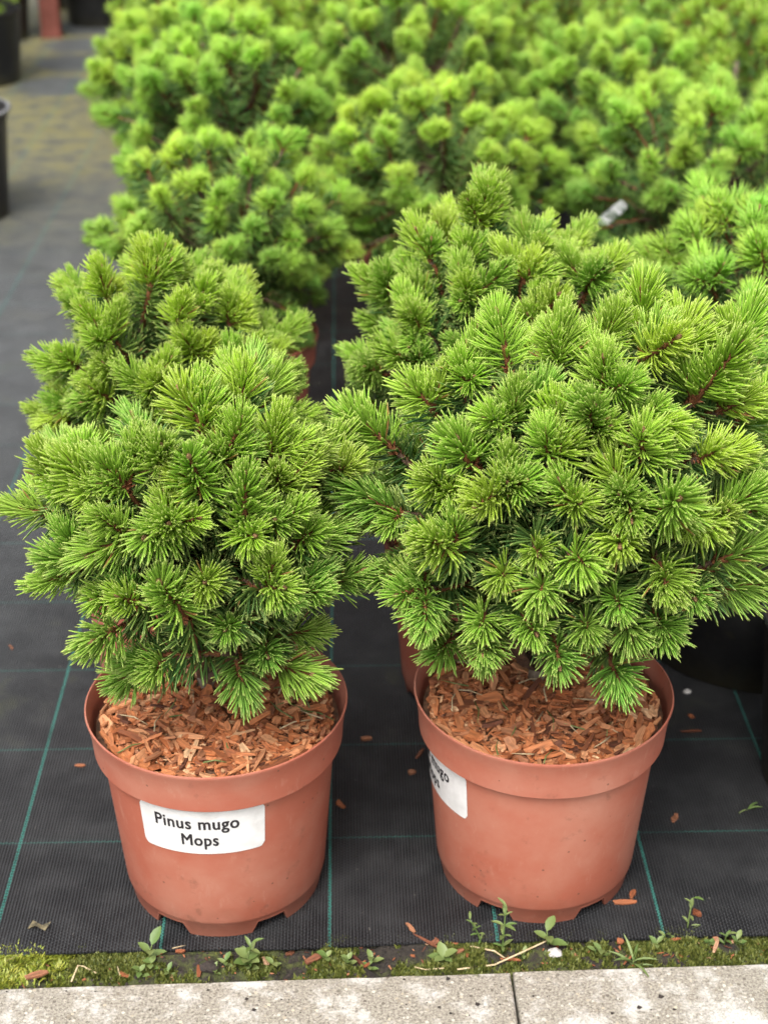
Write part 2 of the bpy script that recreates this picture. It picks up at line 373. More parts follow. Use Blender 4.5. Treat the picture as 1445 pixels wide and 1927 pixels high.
# ------------------------------------------------------------------ pots
def lathe_pot(name, prof_out, prof_in, seg, m, feet=0, foot_h=.018, inner_from=None):
    """prof: (r, z) bottom to lip outside, then lip to floor inside"""
    v, f = [], []; P = prof_out+prof_in; n = len(P)
    for k in range(seg):
        th = 2*math.pi*k/seg
        lift = 0
        if feet:
            ph = (th*feet/(2*math.pi)+.5+feet*.25) % 1.0 - .5         # a foot is centred on -Y
            a = abs(ph)*360/feet
            lift = foot_h*min(1, max(0, (a-18.5)/3.2))
        for i, (r, z) in enumerate(P):
            zz = lift if (feet and (i == 0 or i == n-1)) else z
            rr = r + (.0036*lift/foot_h if feet and i == 0 else 0)
            v.append((rr*math.cos(th), rr*math.sin(th), zz))
    for k in range(seg):
        k2 = (k+1) % seg
        for i in range(n):
            i2 = (i+1) % n
            if feet or i2 != 0: f.append((k*n+i, k2*n+i, k2*n+i2, k*n+i2))
    # floor
    fl = len(v); zf = .024
    for k in range(seg):
        th = 2*math.pi*k/seg; v.append((prof_in[-1][0]*math.cos(th), prof_in[-1][0]*math.sin(th), zf))
    f.append(tuple(range(fl, fl+seg)))
    me = mesh(name, v, f, m, True)
    try: me.set_sharp_from_angle(angle=R(38))
    except Exception: pass
    return me
TOUT = [(.119, 0), (.1232, .023), (.1244, .0245), (.1252, .028), (.140, .213), (.1478, .2135), (.1497, .2155), (.1512, .238), (.1550, .2625), (.1565, .2655)]
TIN = [(.1562, .2672), (.1545, .2676), (.1535, .2655), (.1495, .240), (.146, .218), (.137, .205), (.120, .024), (.116, 0)]
ME_POT = lathe_pot('pot', TOUT, TIN, 216, M_TERRA, 6)
POT_H = .267
def black_profile(r, h):
    o = [(r*.80, 0), (r*.815, .006), (r*.955, h-.03), (r*.965, h-.028), (r*.985, h-.012), (r*1.0, h-.004), (r*1.0, h)]
    i = [(r*.985, h+.0025), (r*.965, h), (r*.94, h-.03), (r*.79, .024)]
    return o, i
ME_BLACK = lathe_pot('pot', *black_profile(.165, .27), 96, M_BLACK)
ME_BLACK_BIG = lathe_pot('pot', *black_profile(.25, .30), 128, M_BLACK)

def pot_r_out(z):
    return .1252+(.140-.1252)*(z-.028)/(.213-.028)

# ------------------------------------------------------------------ mulch chips
def chip_mesh(i):
    r = random.Random(100+i)
    kind = i % 4
    if kind == 0: l, wd, t = r.uniform(.024, .036), r.uniform(.003, .005), r.uniform(.0015, .0025)
    elif kind == 1: l, wd, t = r.uniform(.014, .022), r.uniform(.008, .013), r.uniform(.002, .004)
    elif kind == 2: l, wd, t = r.uniform(.018, .026), r.uniform(.005, .007), r.uniform(.002, .0035)
    else: l, wd, t = r.uniform(.010, .015), r.uniform(.005, .008), r.uniform(.002, .004)
    v = []
    for s, x in enumerate((-.5, -.15, .2, .5)):
        k = (.55, 1, .95, .5)[s]*r.uniform(.75, 1.1)
        off = r.uniform(-.15, .15)*wd; zo = r.uniform(-.2, .3)*t
        for y, z in ((-.5, -.5), (.5, -.5), (.5, .5), (-.5, .5)):
            v.append(((x+r.uniform(-.06, .06))*l, y*wd*k+off, z*t*(.6+.4*k)+zo))
    f = [(3, 2, 1, 0), (12, 13, 14, 15)]
    for s in range(3):
        for k in range(4): f.append((s*4+k, s*4+(k+1) % 4, s*4+4+(k+1) % 4, s*4+4+k))
    return mesh('chip', v, f, M_CHIP)
CHIPS = [chip_mesh(i) for i in range(16)]
CHIPS_OLD = [c.copy() for c in CHIPS]
for c in CHIPS_OLD: c.materials.clear(); c.materials.append(M_CHIP_OLD)
CHIP_V = [np.array([tuple(q.co) for q in c.vertices]) for c in CHIPS]
CHIP_F = [[tuple(p.vertices) for p in c.polygons] for c in CHIPS]
def chip_pose(rr, zf, rad, r, lift=0, scale=(.8, 1.25)):
    a = r.uniform(0, 2*math.pi); q = rad*math.sqrt(r.random()); tz = r.uniform(0, 6.28)
    if q > rad-.018: tz = a+math.pi/2+r.uniform(-.3, .3); q = min(q, rad-.007)
    x, y = q*math.cos(a), q*math.sin(a)
    m = Matrix.Translation((x, y, zf(x, y)+lift)) @ Matrix.Rotation(tz, 4, 'Z') @ Matrix.Rotation(r.gauss(0, .26), 4, 'Y') @ Matrix.Rotation(r.gauss(0, .35), 4, 'X')
    return m @ Matrix.Scale(r.uniform(*scale), 4)
def mulch_height(base, seed, amp=.006, mound=.006):
    def z(x, y):
        d = math.hypot(x, y)
        return base + mound*(1-(d/.14)**2) + amp*noise.noise((x*22, y*22, seed)) + amp*.5*noise.noise((x*60, y*60, seed+9))
    return z
def mulch_bed(rad, zf, m):
    v = [(0, 0, zf(0, 0)-.004)]; f = []; nr, ns = 10, 40
    for i in range(1, nr+1):
        for k in range(ns):
            a = 2*math.pi*k/ns; x, y = rad*i/nr*math.cos(a), rad*i/nr*math.sin(a); v.append((x, y, zf(x, y)-.004))
    for k in range(ns): f.append((0, 1+k, 1+(k+1) % ns))
    for i in range(nr-1):
        for k in range(ns): f.append((1+i*ns+k, 1+(i+1)*ns+k, 1+(i+1)*ns+(k+1) % ns, 1+i*ns+(k+1) % ns))
    return mesh('mulch', v, f, m, True)
def chip_stuff(n, zf, rad, seed, lift=.0, scale=(.45, .95)):
    r = random.Random(seed); v, f = [], []; nv = 0
    for _ in range(n):
        k = r.randrange(16); m = np.array(chip_pose(0, zf, rad, r, lift, scale))
        q = CHIP_V[k] @ m[:3, :3].T + m[:3, 3]; v.append(q)
        f += [tuple(a+nv for a in p) for p in CHIP_F[k]]; nv += len(q)
    return mesh('chips', np.vstack(v).tolist(), f, M_CHIP)
Z0 = .232
zf_gen = mulch_height(Z0, 50)
ME_MULCH_GEN = mulch_bed(.143, zf_gen, M_SOIL); ME_CHIPS_GEN = chip_stuff(900, zf_gen, .14, 51, .001, (.7, 1.2))
def soil_bed(rad, z): return mulch_bed(rad, mulch_height(z, 60, .004), M_SOIL)
ME_SOIL_B = soil_bed(.153, .235); ME_SOIL_BIG = soil_bed(.232, .262)

# ------------------------------------------------------------------ pine shoots
GA = math.pi*(3-math.sqrt(5))
def shoot_arrays(seed, length, nf, nl, a0, a1, width, rings, sides, pair=True, tstart=.13, bend=.1, stem_r=.0031, bud=True):
    r = np.random.default_rng(seed)
    V, F, A, MI = [], [], [], []; nv = 0
    def axis(t): return np.array([bend*length*t*t, 0, length*t])
    for i in range(nf):
        t = tstart + (1-tstart)*((i+.5)/nf)**.85
        az = i*GA + r.normal(0, .25)
        ang = a0 + (a1-a0)*t**1.6 + r.normal(0, .09)
        ln = nl*r.uniform(.72, 1.1)*(1-.22*t**3)
        b = axis(t); er = np.array([math.cos(az), math.sin(az), 0]); et = np.array([-math.sin(az), math.cos(az), 0]); ez = np.array([0, 0, 1.])
        b = b + er*stem_r*.7
        for s in ((-1, 1) if pair else (0,)):
            sp = s*r.uniform(.03, .11); tw = r.normal(0, .05)
            l2 = ln*r.uniform(.93, 1.04)
            curl = r.uniform(-.08, .5)
            pts = []
            p = b.copy(); m = len(rings)
            prev = 0.
            for q in rings:
                aa = ang - curl*q
                d = er*math.sin(aa) + ez*math.cos(aa) + et*(sp+tw)*(1 if q < .5 else .7)
                p = p + d/np.linalg.norm(d)*l2*(q-prev); prev = q
                pts.append((p.copy(), d/np.linalg.norm(d), q))
            base = nv
            for (pp, d, q) in pts[:-1]:
                u = np.cross(d, et); u /= np.linalg.norm(u)
                wq = width*(.62 if q == 0 else 1.0 if q < .8 else .72)
                for k in range(sides):
                    th = 2*math.pi*k/sides + .6*s
                    V.append(pp + et*math.cos(th)*wq + u*math.sin(th)*wq); A.append(q)
                nv += sides
            V.append(pts[-1][0]); A.append(1.); tip = nv; nv += 1
            for j in range(m-2):
                for k in range(sides):
                    if sides == 2 and k == 1: break
                    F.append((base+j*sides+k, base+j*sides+(k+1) % sides, base+(j+1)*sides+(k+1) % sides, base+(j+1)*sides+k)); MI.append(0)
            lb = base+(m-2)*sides
            for k in range(sides if sides > 2 else 1): F.append((lb+k, lb+(k+1) % sides, tip)); MI.append(0)
    # stem with knobbly leaf bases, and the bud at its end
    ns = 7; ng = 9; base = nv
    for j in range(ng):
        t = j/(ng-1); c = axis(t)
        for k in range(ns):
            th = 2*math.pi*k/ns+j*.4; rr = stem_r*(1.15-.35*t)*r.uniform(.75, 1.35)
            V.append(c+np.array([math.cos(th)*rr, math.sin(th)*rr, 0])); A.append(.5)
    nv += ns*ng
    for j in range(ng-1):
        for k in range(ns): F.append((base+j*ns+k, base+j*ns+(k+1) % ns, base+(j+1)*ns+(k+1) % ns, base+(j+1)*ns+k)); MI.append(1)
    if bud:
        base = nv; e = axis(1.); prof = [(.0023, -.001), (.0035, .002), (.0032, .005), (.0018, .009), (.0003, .0115)]
        for (rr, z) in prof:
            for k in range(ns):
                th = 2*math.pi*k/ns; V.append(e+np.array([math.cos(th)*rr, math.sin(th)*rr, z])); A.append(.5)
        for j in range(len(prof)-1):
            for k in range(ns): F.append((base+j*ns+k, base+j*ns+(k+1) % ns, base+(j+1)*ns+(k+1) % ns, base+(j+1)*ns+k)); MI.append(2)
        nv += ns*len(prof)
    return np.array(V), F, np.array(A), MI
def arr_mesh(name, V, F, A, MI):
    me = mesh(name, V.tolist(), F, [M_NEEDLE, M_TWIG, M_BUD, M_NEEDLE_OLD_SHADED], True, MI)
    at = me.attributes.new('along', 'FLOAT', 'POINT'); at.data.foreach_set('value', A.astype(np.float32)); return me
R4 = (0, .3, .68, .93, 1.); R3 = (0, .5, 1.)
NEW, STAR, OLD = [], [], []
for i in range(7): NEW.append(arr_mesh('shoot', *shoot_arrays(i, (.046, .058, .070, .038, .076, .050, .062)[i], (70, 80, 94, 60, 100, 72, 86)[i], (.043, .046, .045, .040, .047, .043, .042)[i], (1.12, 1.0, 1.2, 1.1, 1.05, 1.25, .95)[i], (.3, .25, .4, .35, .3, .42, .22)[i], .00122, R4, 3, bend=(.1, .25, -.2, .05, .3, .15, -.1)[i])))
for i in range(3): STAR.append(arr_mesh('shoot', *shoot_arrays(20+i, (.030, .024, .036)[i], 66, (.041, .037, .043)[i], (1.38, 1.3, 1.45)[i], (.26, .4, .3)[i], .00122, R4, 3)))
for i in range(4): OLD.append(arr_mesh('old_shoot', *shoot_arrays(40+i, .062, 56, .042, 1.5, 1.05, .0012, R4, 3, stem_r=.0034, bud=False)))
MID_NEW = [arr_mesh('shoot', *shoot_arrays(60+i, (.034, .044, .052)[i], (60, 68, 74)[i], .048, 1.25, .36, .0012, R3, 3)) for i in range(3)]
MID_OLD = [arr_mesh('old_shoot', *shoot_arrays(70+i, .06, 42, .047, 1.5, 1.05, .0012, R3, 3, stem_r=.0034, bud=False)) for i in range(2)]
FAR_A = [shoot_arrays(80+i, (.034, .044)[i], 46, .048, 1.3, .42, .0018, R3, 2, pair=False, bud=False) for i in range(2)]

def whorl_mesh():
    r = random.Random(5); v, f = [], []
    for i in range(34):
        a = r.uniform(0, 6.28); tl = r.uniform(.2, 1.3); z = r.uniform(0, .012); l = r.uniform(.006, .012); wd = r.uniform(.0012, .0022)
        d = Vector((math.sin(tl)*math.cos(a), math.sin(tl)*math.sin(a), math.cos(tl))); s_ = Vector((-math.sin(a), math.cos(a), 0)); b0 = Vector((0, 0, z)); k = len(v)
        v += [b0-s_*wd, b0+s_*wd, b0+d*l*.6+s_*wd*.8, b0+d*l*.6-s_*wd*.8, b0+d*l]; f += [(k, k+1, k+2, k+3), (k+3, k+2, k+4)]
    return mesh('whorl_scales', v, f, M_SCALE)
M_SCALE = plain('papery_scale', (.22, .07, .025), .8, 300, (.48, .19, .08))
ME_WHORL = whorl_mesh()
def orient(pos, d, roll, s=1.):
    q = Vector((0, 0, 1)).rotation_difference(d.normalized())
    return Matrix.Translation(pos) @ q.to_matrix().to_4x4() @ Matrix.Rotation(roll, 4, 'Z') @ Matrix.Scale(s, 4)

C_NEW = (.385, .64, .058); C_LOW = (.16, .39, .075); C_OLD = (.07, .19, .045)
def vary(c, r, k=.15): 
    a = r.uniform(1-k, 1+k); return (c[0]*a*r.uniform(.9, 1.12), c[1]*a, c[2]*a*r.uniform(.8, 1.2), 1)
def lerp3(a, b, t): return tuple(x+(y-x)*t for x, y in zip(a, b))

def grow(root, nodes, trunk_base, trunk_top, trunk_r, r, new, old, star=None, vigor=1., accept=None):
    """nodes: (position, direction, number of shoots); all in the root's own space"""
    tp = bez(trunk_base, trunk_base+Vector((r.uniform(-.01, .01), r.uniform(-.01, .01), .06)), trunk_top-Vector((r.uniform(-.02, .02), 0, .06)), trunk_top, 9)
    v, f = tube([Vector((trunk_base.x, trunk_base.y, trunk_base.z-.02))]+tp, [trunk_r*1.5, trunk_r*1.25]+[trunk_r*(1-.55*i/8) for i in range(1, 9)], 10, True, .12)
    obj('trunk', mesh('trunk', v, f, M_TRUNK, True), root)
    zs = [n[0].z for n in nodes]; zl, zh = min(zs), max(zs)
    for pos, d, ns in nodes:
        d = d.normalized()
        k = min(1, max(0, (pos.z-zl)/(zh-zl+1e-6)))
        ti = min(8, max(1, int(k*6+r.uniform(0, 1.5)))); s = tp[ti]
        ol = .065*r.uniform(.85, 1.1)
        ob = pos-d*ol
        out = Vector((pos.x-s.x, pos.y-s.y, 0)); dist = (ob-s).length
        path = bez(s, s+out*.35+Vector((0, 0, .02)), ob-d*min(.05, dist*.4), ob, 6)+[pos]
        rad = [.0062, .0056, .0050, .0046, .0042, .0038, .0028]
        vv, ff = tube(path, rad, 6, True, .15); obj('branch', mesh('branch', vv, ff, M_BARK, True), root)
        h = lerp3(C_LOW, C_NEW, min(1, .25+k*.9))  # low shoots bluer by nature, with shade under the crown also coloured in
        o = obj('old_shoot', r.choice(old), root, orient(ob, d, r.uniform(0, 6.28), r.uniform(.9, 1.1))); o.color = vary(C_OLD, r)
        if dist > .09 and r.random() < .75:
            q = path[4]; dd = (path[5]-path[3]).normalized()
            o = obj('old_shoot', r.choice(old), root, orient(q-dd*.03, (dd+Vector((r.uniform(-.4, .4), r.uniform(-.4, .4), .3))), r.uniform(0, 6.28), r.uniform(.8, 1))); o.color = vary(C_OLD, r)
        a0 = r.uniform(0, 6.28); ortho = d.orthogonal().normalized()
        if ns > 1 and accept: obj('whorl_scales', ME_WHORL, root, orient(pos-d*.006, d, a0, r.uniform(.8, 1.2)))
        for i in range(ns):
            if i == 0: dd = (d+Vector((r.uniform(-.12, .12), r.uniform(-.12, .12), .05))).normalized()
            else:
                ax = Quaternion(d, a0+2*math.pi*i/max(1, ns-1)+r.uniform(-.4, .4)) @ ortho
                tl = r.uniform(.55, 1.0); dd = (d*math.cos(tl)+ax*math.sin(tl)+Vector((0, 0, .22))).normalized()
            lst = star if (star and ns == 1 and r.random() < .7) else new
            sc = r.uniform(.78, 1.12)*vigor*(1 if i == 0 else .92)
            if accept and i > 0 and not accept(pos+dd*.08): continue
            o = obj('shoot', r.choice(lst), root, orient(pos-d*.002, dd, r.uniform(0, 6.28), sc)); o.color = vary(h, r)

def dome_nodes(n, c, rad, r, lo=-.85, ns=(2, 3, 4), jit=.12, upk=.42):
    out = []
    for i in range(n):
        cz = lo+(1-lo)*(i+.5)/n; a = i*GA+r.uniform(-.3, .3); s = math.sqrt(max(0, 1-cz*cz))
        nrm = Vector((s*math.cos(a), s*math.sin(a), cz)); k = 1+r.uniform(-jit*1.6, jit)
        p = Vector((c.x+nrm.x*rad[0]*k, c.y+nrm.y*rad[1]*k, c.z+nrm.z*rad[2]*k))
        d = nrm+Vector((r.uniform(-.3, .3), r.uniform(-.3, .3), upk*r.uniform(.6, 1.3)))
        out.append((p, d, r.choice(ns) if cz > -.3 else r.choice((1, 2))))
    return out

def add_pot(root, kind='terra', rz=0):
    me = {'terra': ME_POT, 'black': ME_BLACK, 'big': ME_BLACK_BIG}[kind]
    p = obj('pot', me, root); p.rotation_euler = (0, 0, rz); return p

# ------------------------------------------------------------------ the two front pines
def front_pine(label, base, crown_px, crown_y, rad, pix_nodes, seed, fill, trunk_px, outline, vigor=1.):
    r = random.Random(seed)
    root = thing('potted_pine', label, 'potted pine', base)
    add_pot(root)
    b = Vector(base)
    zf = mulch_height(Z0+.009, seed)
    bed = obj('mulch', mulch_bed(.1455, zf, M_SOIL), root)
    tag(obj('chips', chip_stuff(2600, zf, .143, seed+1, .001, (.35, 1.0)), bed), kind='stuff')
    for i in range(290):
        m = chip_pose(0, zf, .143, r, .006, (.8, 1.65)); obj('chip', r.choice(CHIPS), bed, m)
    for i in range(30):
        a = r.uniform(0, 6.28); q = .125*math.sqrt(r.random()); x, y = q*math.cos(a), q*math.sin(a); t = r.uniform(0, 6.28); l = r.uniform(.025, .05)
        c = Vector((x, y, zf(x, y)+.0085)); dv = Vector((math.cos(t), math.sin(t), 0))*l/2; sd_ = Vector((-math.sin(t), math.cos(t), 0))*l*.12
        vv, ff = tube([c-dv, c+sd_*.7+Vector((0, 0, .0015)), c+dv], [.0009, .0009, .0004], 4)
        o = obj('fallen_needle', mesh('fallen_needle', vv, ff, M_STRAW if r.random() < .45 else M_LEAF, True), bed)
    cw = at_y(*crown_px, crown_y); c = cw-b
    nodes = []
    for e in pix_nodes:
        px, py, ns = e[:3]; dv = ray(px, py)
        # ray against the crown ellipsoid
        S = Vector((1/rad[0], 1/rad[1], 1/rad[2])); o_ = (CAMPOS-cw)*S; q = dv*S
        A_, B_, C_ = q.dot(q), 2*o_.dot(q), o_.dot(o_)-1
        disc = B_*B_-4*A_*C_
        t = (-B_-math.sqrt(disc))/(2*A_) if disc > 0 else -B_/(2*A_)
        pw = CAMPOS+dv*t; nrm = (pw-cw)*S*S; nrm.normalize()
        d = nrm*.85+Vector((0, 0, .5))
        if len(e) > 3: d = Vector((e[3], -e[5], e[4]))
        nodes.append((pw-b, d, ns))
    def inside(p):
        c_ = CAMROT.transposed() @ (p+b-CAMPOS); u, w2 = 722.5-F_PX*c_.x/c_.z, 963.5+F_PX*c_.y/c_.z
        n_ = len(outline); hit = False
        for i in range(n_):
            (x1, y1), (x2, y2) = outline[i], outline[(i+1) % n_]
            if (y1 > w2) != (y2 > w2) and u < x1+(w2-y1)*(x2-x1)/(y2-y1): hit = not hit
        return hit
    have = [n[0] for n in nodes]
    for n in dome_nodes(fill, c, rad, r, lo=-.6):
        if min((n[0]-p).length for p in have) > .049 and inside(n[0]+n[1].normalized()*.07): nodes.append(n); have.append(n[0])
    tb = on_z(*trunk_px, Z0)-b; tb.z = Z0
    grow(root, nodes, tb, c+Vector((0, .01, .06)), .0125, r, NEW, OLD, STAR, vigor, inside)
    return root, zf
P1 = (-.160, 1.530, 0); P2 = (.233, 1.543, 0)
N1 = [(118, 920, 4, -.35, .8, .35), (165, 880, 1, .05, 1, -.1), (168, 1058, 3, -.75, .45, .4), (88, 970, 2, -1, .35, .1), (322, 985, 4, -.1, .45, .8), (428, 872, 4, .05, .9, .3),
      (457, 765, 4, -.05, 1, .05), (385, 815, 3, -.4, .9, .1), (300, 885, 3, -.2, 1, .1), (240, 915, 3, -.3, .9, .3), (530, 925, 3, .5, .8, .2), (458, 1008, 2, .2, .4, .9), (515, 990, 2, .6, .6, .4), (388, 1095, 1, .05, .35, .95),
      (345, 1160, 2, -.1, .75, .5), (258, 1135, 2, -.45, .55, .6), (312, 1240, 2, -.95, .1, .35), (496, 1215, 2, .2, .2, 1), (548, 1115, 3, .7, .65, .2), (433, 1175, 1, -.1, .15, 1),
      (540, 1192, 1, .95, .1, .3), (445, 1245, 1, .1, -.4, .8), (510, 1245, 2, .7, -.15, .5), (595, 905, 2, .5, .9, 0), (560, 1020, 2, .6, .5, .5), (250, 1010, 2, -.5, .5, .7), (268, 1262, 1, -.8, -.15, .6),
      (380, 930, 2, 0, .8, .6), (505, 865, 2, .3, 1, .1), (620, 1010, 2, .9, .5, .1), (195, 930, 2, -.5, .8, .3), (140, 1082, 2, -.7, .15, .6), (212, 1118, 2, -.5, .2, .8), (235, 1175, 1, -.6, 0, .8), (610, 1100, 1, .8, .3, .4)]
N2 = [(954, 920, 4, -.1, .6, .75), (877, 722, 4, -.15, .95, .2), (814, 765, 3, -.6, .75, .2), (1117, 814, 2, .2, .55, .8), (1180, 800, 2, .7, .7, .3), (1137, 740, 3, 0, 1, .2), (1208, 640, 4, .05, 1, 0),
      (1258, 672, 3, .55, .85, 0), (1375, 680, 3, .4, 1, 0), (1305, 755, 2, .3, .8, .5), (1352, 775, 2, .7, .6, .2), (1376, 878, 1, .3, .4, .85), (1202, 870, 2, 0, .8, .5), (1179, 937, 3, -.2, .5, .8),
      (1245, 960, 2, .3, .5, .8), (1165, 1000, 1, -.2, .2, 1), (1345, 975, 2, .5, .6, .5), (1305, 980, 1, .1, .2, 1), (1345, 1058, 2, .9, .5, .3), (1008, 1031, 1, 0, .15, 1), (951, 1074, 1, -.15, 0, 1), (1022, 1094, 1, 0, 0, 1),
      (1075, 1045, 1, .3, .1, .9), (1242, 1063, 1, 0, .1, 1), (1154, 1117, 1, 0, .05, 1), (1294, 1111, 1, .1, .05, 1), (1345, 1105, 2, .95, 0, .35), (1174, 1165, 1, .3, -.4, .8), (985, 1156, 1, .1, 0, 1), (808, 1134, 1, -.1, .1, 1),
      (775, 1090, 2, -.8, .3, .4), (910, 1155, 1, -.2, .1, .9), (917, 1198, 1, -.1, -.1, 1), (1042, 1200, 1, .05, -.1, 1), (850, 1200, 1, -.5, .1, .8), (1150, 1245, 1, .15, -.25, .6), (806, 1000, 1, -.2, .2, 1),
      (755, 965, 3, -.9, .35, .3), (831, 925, 2, -.5, .6, .6), (890, 880, 2, -.4, .8, .4), (1035, 870, 2, .35, .8, .5), (1042, 820, 2, .1, 1, .2), (1051, 700, 3, 0, 1, .1), (957, 700, 3, -.2, 1, .1), (1122, 672, 2, .1, 1, .1), (960, 800, 3, -.1, .95, .3),
      (745, 850, 2, -.7, .8, 0), (1405, 960, 2, .9, .4, .3), (1075, 950, 2, .1, .5, .85), (1100, 1170, 1, 0, 0, 1), (1230, 1165, 1, .2, -.1, .9), (1400, 790, 2, .8, .7, 0)]
O1 = [(5, 850), (60, 765), (130, 755), (210, 770), (320, 730), (330, 650), (470, 620), (545, 680), (560, 770), (640, 790), (690, 860), (665, 1000), (670, 1190), (610, 1315), (400, 1325), (180, 1305), (135, 1240), (230, 1150), (120, 1110), (30, 1050), (5, 940)]
O2 = [(650, 920), (690, 830), (760, 750), (790, 680), (850, 610), (960, 580), (1060, 585), (1200, 525), (1330, 560), (1460, 590), (1500, 900), (1470, 1150), (1250, 1250), (1200, 1330), (1100, 1290), (800, 1265), (685, 1150), (655, 1000)]
pine1, zf1 = front_pine('potted pine with the whole name sticker facing the front on its terracotta pot', P1, (350, 985), 1.515, (.150, .140, .180), N1, 11, 90, (393, 1308), O1, .93)
pine2, zf2 = front_pine('widest potted pine, its terracotta pot with the sticker turned round to the side', P2, (1075, 950), 1.54, (.205, .175, .200), N2, 23, 120, (1012, 1292), O2, .95)

# stickers ------------------------------------------------------------------
def sticker(root, a_left, a_right, z0, z1, tilt=0.):
    """angles in degrees from -Y, positive to the right"""
    nx, nz = 40, 10; v, f = [], []; off = .0009; rc = .007
    Rm = pot_r_out((z0+z1)/2); W = R(a_right-a_left)*Rm; H = z1-z0
    def place(u, w_, o):
        z = z0+w_; th = R(a_left)+u/Rm; r_ = pot_r_out(z)+o
        return Vector((r_*math.sin(th), -r_*math.cos(th), z+tilt*(u-W/2)))
    us = [W*i/nx for i in range(nx+1)]
    for u in us:
        for j in range(nz+1):
            w_ = H*j/nz
            d = min(u, W-u)
            inset = rc-math.sqrt(max(0, rc*rc-(rc-d)**2)) if d < rc else 0
            w2 = inset+(H-2*inset)*j/nz
            v.append(place(u, w2, off))
    for i in range(nx):
        for j in range(nz): f.append((i*(nz+1)+j, (i+1)*(nz+1)+j, (i+1)*(nz+1)+j+1, i*(nz+1)+j+1))
    n0 = len(v); v += [place(0, 0, 0)]
    st = obj('label_sticker', mesh('label_sticker', v[:n0], f, M_LABEL, False), root)
    sm = st.modifiers.new('thickness', 'SOLIDIFY'); sm.thickness = .0003; sm.offset = -1
    for txt, uc, base, wid, cap in (('Pinus mugo', .468, H-.029, .098, .0178), ('Mops', .49, H-.054, .0425, .0178)):
        cu = bpy.data.curves.new('lettering', 'FONT'); cu.body = txt; cu.size = 1; cu.align_x = 'CENTER'; cu.resolution_u = 4; cu.space_character = 1.08
        to = bpy.data.objects.new('lettering_curve', cu); COL.objects.link(to)
        bpy.context.view_layer.update()
        me = bpy.data.meshes.new_from_object(to.evaluated_get(bpy.context.evaluated_depsgraph_get()))
        co = np.array([tuple(q.co) for q in me.vertices]); w0 = co[:, 0].max()-co[:, 0].min()
        capz = .72
        fs = [tuple(p.vertices) for p in me.polygons]; lv, lf = [], []
        for j, (sx_, sy_) in enumerate(((0, 0), (-.55, 0), (.55, 0), (-.35, .4), (.35, .4), (-.35, -.4), (.35, -.4))):     # strokes thickened to a bold face
            n_ = len(lv)
            for c_ in co: lv.append(place(W*uc+sx_*.001+(c_[0]-(co[:, 0].max()+co[:, 0].min())/2)*wid/w0, base+sy_*.001+c_[1]*cap/capz, off+.0003+j*.00003))
            lf += [tuple(a+n_ for a in p) for p in fs]
        bpy.data.objects.remove(to); bpy.data.curves.remove(cu); bpy.data.meshes.remove(me)
        obj('lettering', mesh('lettering', lv, lf, M_INK), st)
    return st
sticker(pine1, -37, 25.5, .142, .2095, .02)
sticker(pine2, -107.5, -45, .142, .2095)

# ------------------------------------------------------------------ pines behind
def proto(seed, n, c, rad, new, old, vigor=1.):
    r = random.Random(seed)
    root = bpy.data.objects.new('potted_pine', None); COL.objects.link(root)
    grow(root, dome_nodes(n, c, rad, r), Vector((0, 0, Z0)), Vector((0, 0, c.z+.08)), .012, r, new, old, None, vigor)
    return root
PROTO = [proto(31, 62, Vector((0, 0, .49)), (.165, .165, .18), NEW[:5], OLD[:2], .85),
         proto(32, 80, Vector((.01, 0, .45)), (.19, .18, .17), MID_NEW, MID_OLD, .74),
         proto(33, 80, Vector((0, .01, .46)), (.185, .185, .185), MID_NEW, MID_OLD, .74),
         proto(34, 80, Vector((0, 0, .46)), (.22, .22, .165), MID_NEW, MID_OLD, .9)]
def far_crown(seed, n, c, rad):
    r = random.Random(seed); V, F, A, MI = [], [], [], []; nv = 0
    for pos, d, ns in dome_nodes(n, c, rad, r):
        d = d.normalized(); ortho = d.orthogonal().normalized(); a0 = r.uniform(0, 6.28)
        for i in range(ns+1):
            if i == 0: dd, pp = d, pos-d*.05
            elif i == 1: dd, pp = d, pos
            else:
                ax = Quaternion(d, a0+6.28*i/ns) @ ortho; tl = r.uniform(.6, 1.1); dd = d*math.cos(tl)+ax*math.sin(tl)+Vector((0, 0, .12)); pp = pos
            m = np.array(orient(pp, dd, r.uniform(0, 6.28), r.uniform(.66, .86))); q = r.choice(FAR_A)
            V.append(q[0] @ m[:3, :3].T+m[:3, 3]); F += [tuple(a+nv for a in p) for p in q[1]]; A.append(q[2]); MI += [3 if (i == 0 and a == 0) else a for a in q[3]]; nv += len(q[0])
    return arr_mesh('crown', np.vstack(V), F, np.concatenate(A), MI)
FAR = [far_crown(91, 95, Vector((0, 0, .46)), (.20, .20, .185)), far_crown(92, 105, Vector((0, 0, .45)), (.23, .215, .165))]
v, f = tube([Vector((0, 0, Z0-.02)), Vector((.005, 0, .32)), Vector((0, .005, .42)), Vector((0, 0, .5))], [.016, .012, .010, .005], 8)
ME_TRUNK_FAR = mesh('trunk', v, f, M_TRUNK, True)
